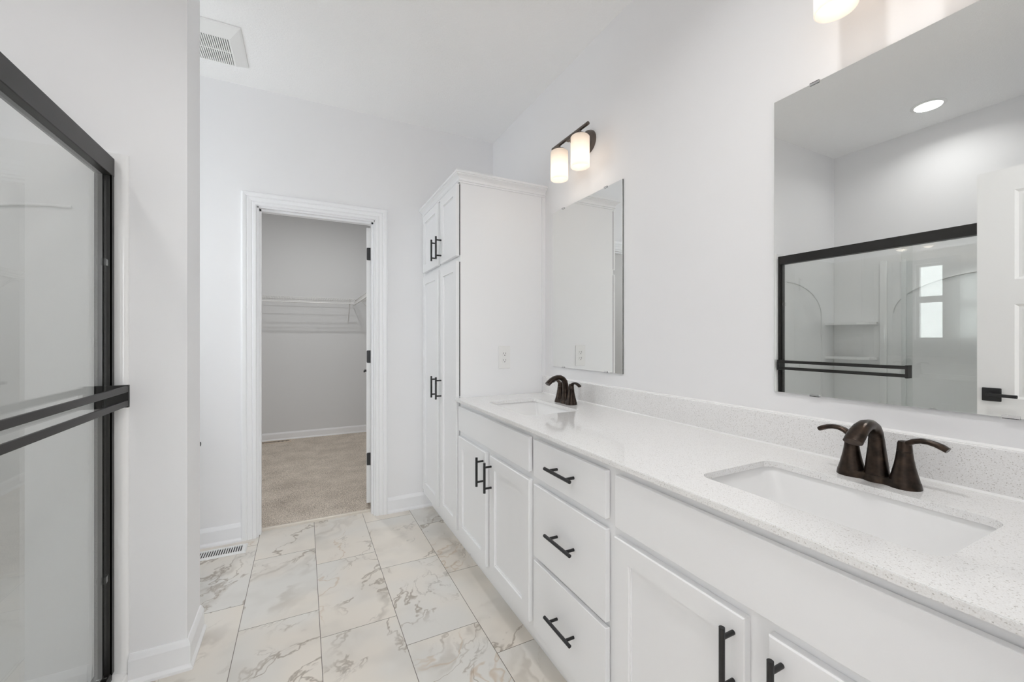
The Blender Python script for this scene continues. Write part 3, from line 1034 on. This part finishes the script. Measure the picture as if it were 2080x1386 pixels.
# ================================================================== SHOWER
GX = -.591
st = thing('shower_stall', 'glossy white one-piece shower surround with corner shelves behind the glass', 'shower', (-1.0, 1.16, 0))
ZS = 1.880
PX = WL + .03
k = MB()   # back panel
k.box(WL + .001, PX, SY0 + .001, YW - .001, .06, ZS)
k.box(PX, PX + .012, SY0 + .33, SY0 + .345, .10, ZS - .04, bev=.004)
k.box(PX, PX + .014, 1.555, 1.600, .10, ZS - .04, bev=.005)
k.box(PX, PX + .014, 1.440, 1.470, .10, ZS - .04, bev=.005)
pts = [(PX + .004, 1.0 + .52 * math.cos(a), 1.43 + .26 * math.sin(a)) for a in [PI * i / 28 for i in range(29)]]
k.sweep(pts, [(.006, .004)] * len(pts), 10, side=(1, 0, 0))
k.build('back_panel', M['acrylic'], st, smooth=True)
for (yy0, yy1, sg) in ((YW - .013, YW - .001, -1), (SY0 + .001, SY0 + .013, 1)):
    k = MB()
    yf = yy0 if sg < 0 else yy1
    k.box(PX, -.66, yy0, yy1, .06, ZS)
    # rolled front flange
    fl = [(-.66, 0), (-.66, .013), (-.605, .011), (-.590, .010), (-.576, .013), (-.563, .011), (-.557, .005), (-.556, 0)]
    yb = YW - .0005 if sg < 0 else SY0 + .0005
    k.prism([(a, yb + sg * b_) for a, b_ in fl], 'Z', .02, ZS + .006)
    pts = [(-.70 - .49 * math.cos(a) * -1 * -1, yf + sg * .003, 1.42 + .26 * math.sin(a)) for a in [PI / 2 * i / 16 for i in range(17)]]
    pts = [(-.70 - .49 * math.cos(PI / 2 * i / 16), yf + sg * .003, 1.42 + .26 * math.sin(PI / 2 * i / 16)) for i in range(17)]
    k.sweep([(pts[0][0], pts[0][1], .3)] + pts, [(.003, .005)] * 18, 10, side=(0, 1, 0))
    k.build('end_panel', M['acrylic'], st, smooth=True)
for z in (1.365, 1.085, .62):
    k = MB()
    sh = [(PX, YW - .013), (PX, 1.615), (PX + .05, 1.605), (PX + .10, 1.63), (PX + .13, 1.70), (PX + .14, 1.80), (PX + .14, YW - .013)]
    k.prism(sh, 'Z', z - .020, z)
    k.build('shelf', M['acrylic'], st)
k = MB()   # pan and curb
k.box(PX, -.68, SY0 + .013, YW - .013, .0, .035)
cu = [(-.68, 0), (-.68, .048), (-.665, .056), (-.575, .056), (-.560, .050), (-.556, .040), (-.556, 0)]
k.prism(cu, 'Y', SY0 + .001, YW - .001)
k.build('pan', M['acrylic'], st, smooth=True)

sd = thing('shower_door', 'black framed sliding glass shower door with a double towel bar', 'shower door', (GX - .02, 1.16, .056))
ya, yb = SY0 + .036, YW - .036
k = MB()
ZH0, ZH1 = 1.800, 1.864
k.box(GX - .045, GX, SY0 + .013, YW - .0135, ZH0, ZH1, bev=.002)
k.build('header', M['frame'], sd)
for y0, y1 in ((yb - .000, yb + .002), ):
    pass
for (y, sg) in ((yb, 1), (ya, -1)):
    k = MB()
    for xa, xb in ((GX - .046, GX - .042), (GX - .024, GX - .021), (GX - .005, GX - .001)):
        k.box(xa, xb, min(y, y + sg * .024), max(y, y + sg * .0222), .070, ZH0)
    k.box(GX - .046, GX - .001, min(y, y + sg * .003), max(y, y + sg * .003), .070, ZH0)
    k.build('wall_jamb', M['frame'], sd)
k = MB()
k.prism([(GX - .046, .056), (GX + .000, .056), (GX + .000, .068), (GX - .004, .078), (GX - .008, .078), (GX - .008, .066), (GX - .020, .066), (GX - .021, .082), (GX - .025, .082), (GX - .026, .066), (GX - .041, .066), (GX - .042, .086), (GX - .046, .086)], 'Y', ya, yb)
k.build('bottom_track', M['frame'], sd)
gx_o = GX - .016       # outer pane
k = MB(); k.box(gx_o - .003, gx_o + .003, 1.138, yb - .006, .082, ZH0 + .01); go = k.build('glass_panel', M['glass'], sd)
k = MB(); k.box(GX - .037, GX - .031, ya + .006, 1.195, .086, ZH0 + .01); gi = k.build('glass_panel', M['glass'], sd)
# bumpers
k = MB()
for z in (1.495, .415):
    k.box(gx_o + .003, gx_o + .010, yb - .030, yb - .004, z - .012, z + .012, bev=.002)
k.build('bumper', M['glass'], sd)
# double towel bar
k = MB()
xb_ = GX + .045
for zc_ in (1.0595, 1.010):
    k.box(xb_ - .008, xb_, 1.140, yb - .004, zc_ - .0105, zc_ + .0105, bev=.001)
k.build('towel_bar', M['frame'], sd)
for y in (1.143, yb - .004):
    k = MB(); k.box(gx_o + .003, xb_ + .001, y - .004, y + .008, .995, 1.073, bev=.001)
    k.build('bar_bracket', M['frame'], sd)

# ================================================================== CLOSET SHELVING
def wire_shelf(label, p0, p1, depth, nrm, z, brace_at):
    """shelf from p0 to p1 along a wall, nrm points into the room"""
    p0, p1, nrm = Vector((*p0, z)), Vector((*p1, z)), Vector((*nrm, 0))
    d = (p1 - p0).normalized(); Ln = (p1 - p0).length
    r = thing('wire_shelf', label, 'shelf', ((p0 + p1) / 2 + nrm * depth / 2))
    k = MB()
    n = int(Ln / .026)
    for i in range(n + 1):
        a = p0 + d * (Ln * i / n)
        k.sweep([a + nrm * .004, a + nrm * depth, a + nrm * (depth + .001) + Vector((0, 0, -.045))], [(.0016, .0016)] * 3, 4)
    for off, dz in ((.004, -.003), (depth * .35, -.003), (depth * .68, -.003), (depth, .0), (depth + .001, -.045)):
        rr = .0032 if off >= depth else .0024
        k.sweep([p0 + nrm * off + Vector((0, 0, dz)), p1 + nrm * off + Vector((0, 0, dz))], [(rr, rr)] * 2, 6)
    k.build('wire_deck', M['wire'], r)
    k = MB()
    a, b_ = p0 + nrm * (depth + .02) + Vector((0, 0, -.062)), p1 + nrm * (depth + .02) + Vector((0, 0, -.062))
    k.sweep([a, b_], [(.006, .006)] * 2, 8)
    k.build('hang_rail', M['wire'], r)
    for t_ in brace_at:
        a = p0 + d * t_
        k = MB(); k.sweep([a + nrm * (depth - .02) + Vector((0, 0, -.004)), a + nrm * .012 + Vector((0, 0, -.27)), a + nrm * .002 + Vector((0, 0, -.29))], [(.006, .004)] * 3, 6)
        k.build('brace', M['wire'], r)
    nk = int(Ln / .36)
    for i in range(nk):
        a = p0 + d * (.16 + .36 * i) + nrm * (depth + .010)
        k = MB(); k.sweep([a + Vector((0, 0, -.036)), a + nrm * .010 + Vector((0, 0, -.074))], [(.005, .003)] * 2, 6)
        k.build('rail_hook', M['wire'], r)


ZSH = 1.715
wire_shelf('white wire shelf across the closet back wall', (-1.09, CB), (.56, CB), .31, (0, -1), ZSH, (.45, 1.60))
wire_shelf('white wire shelf along the right wall of the closet', (.90, CB - .01), (.90, 3.95), .31, (-1, 0), ZSH, (.32, 1.4))
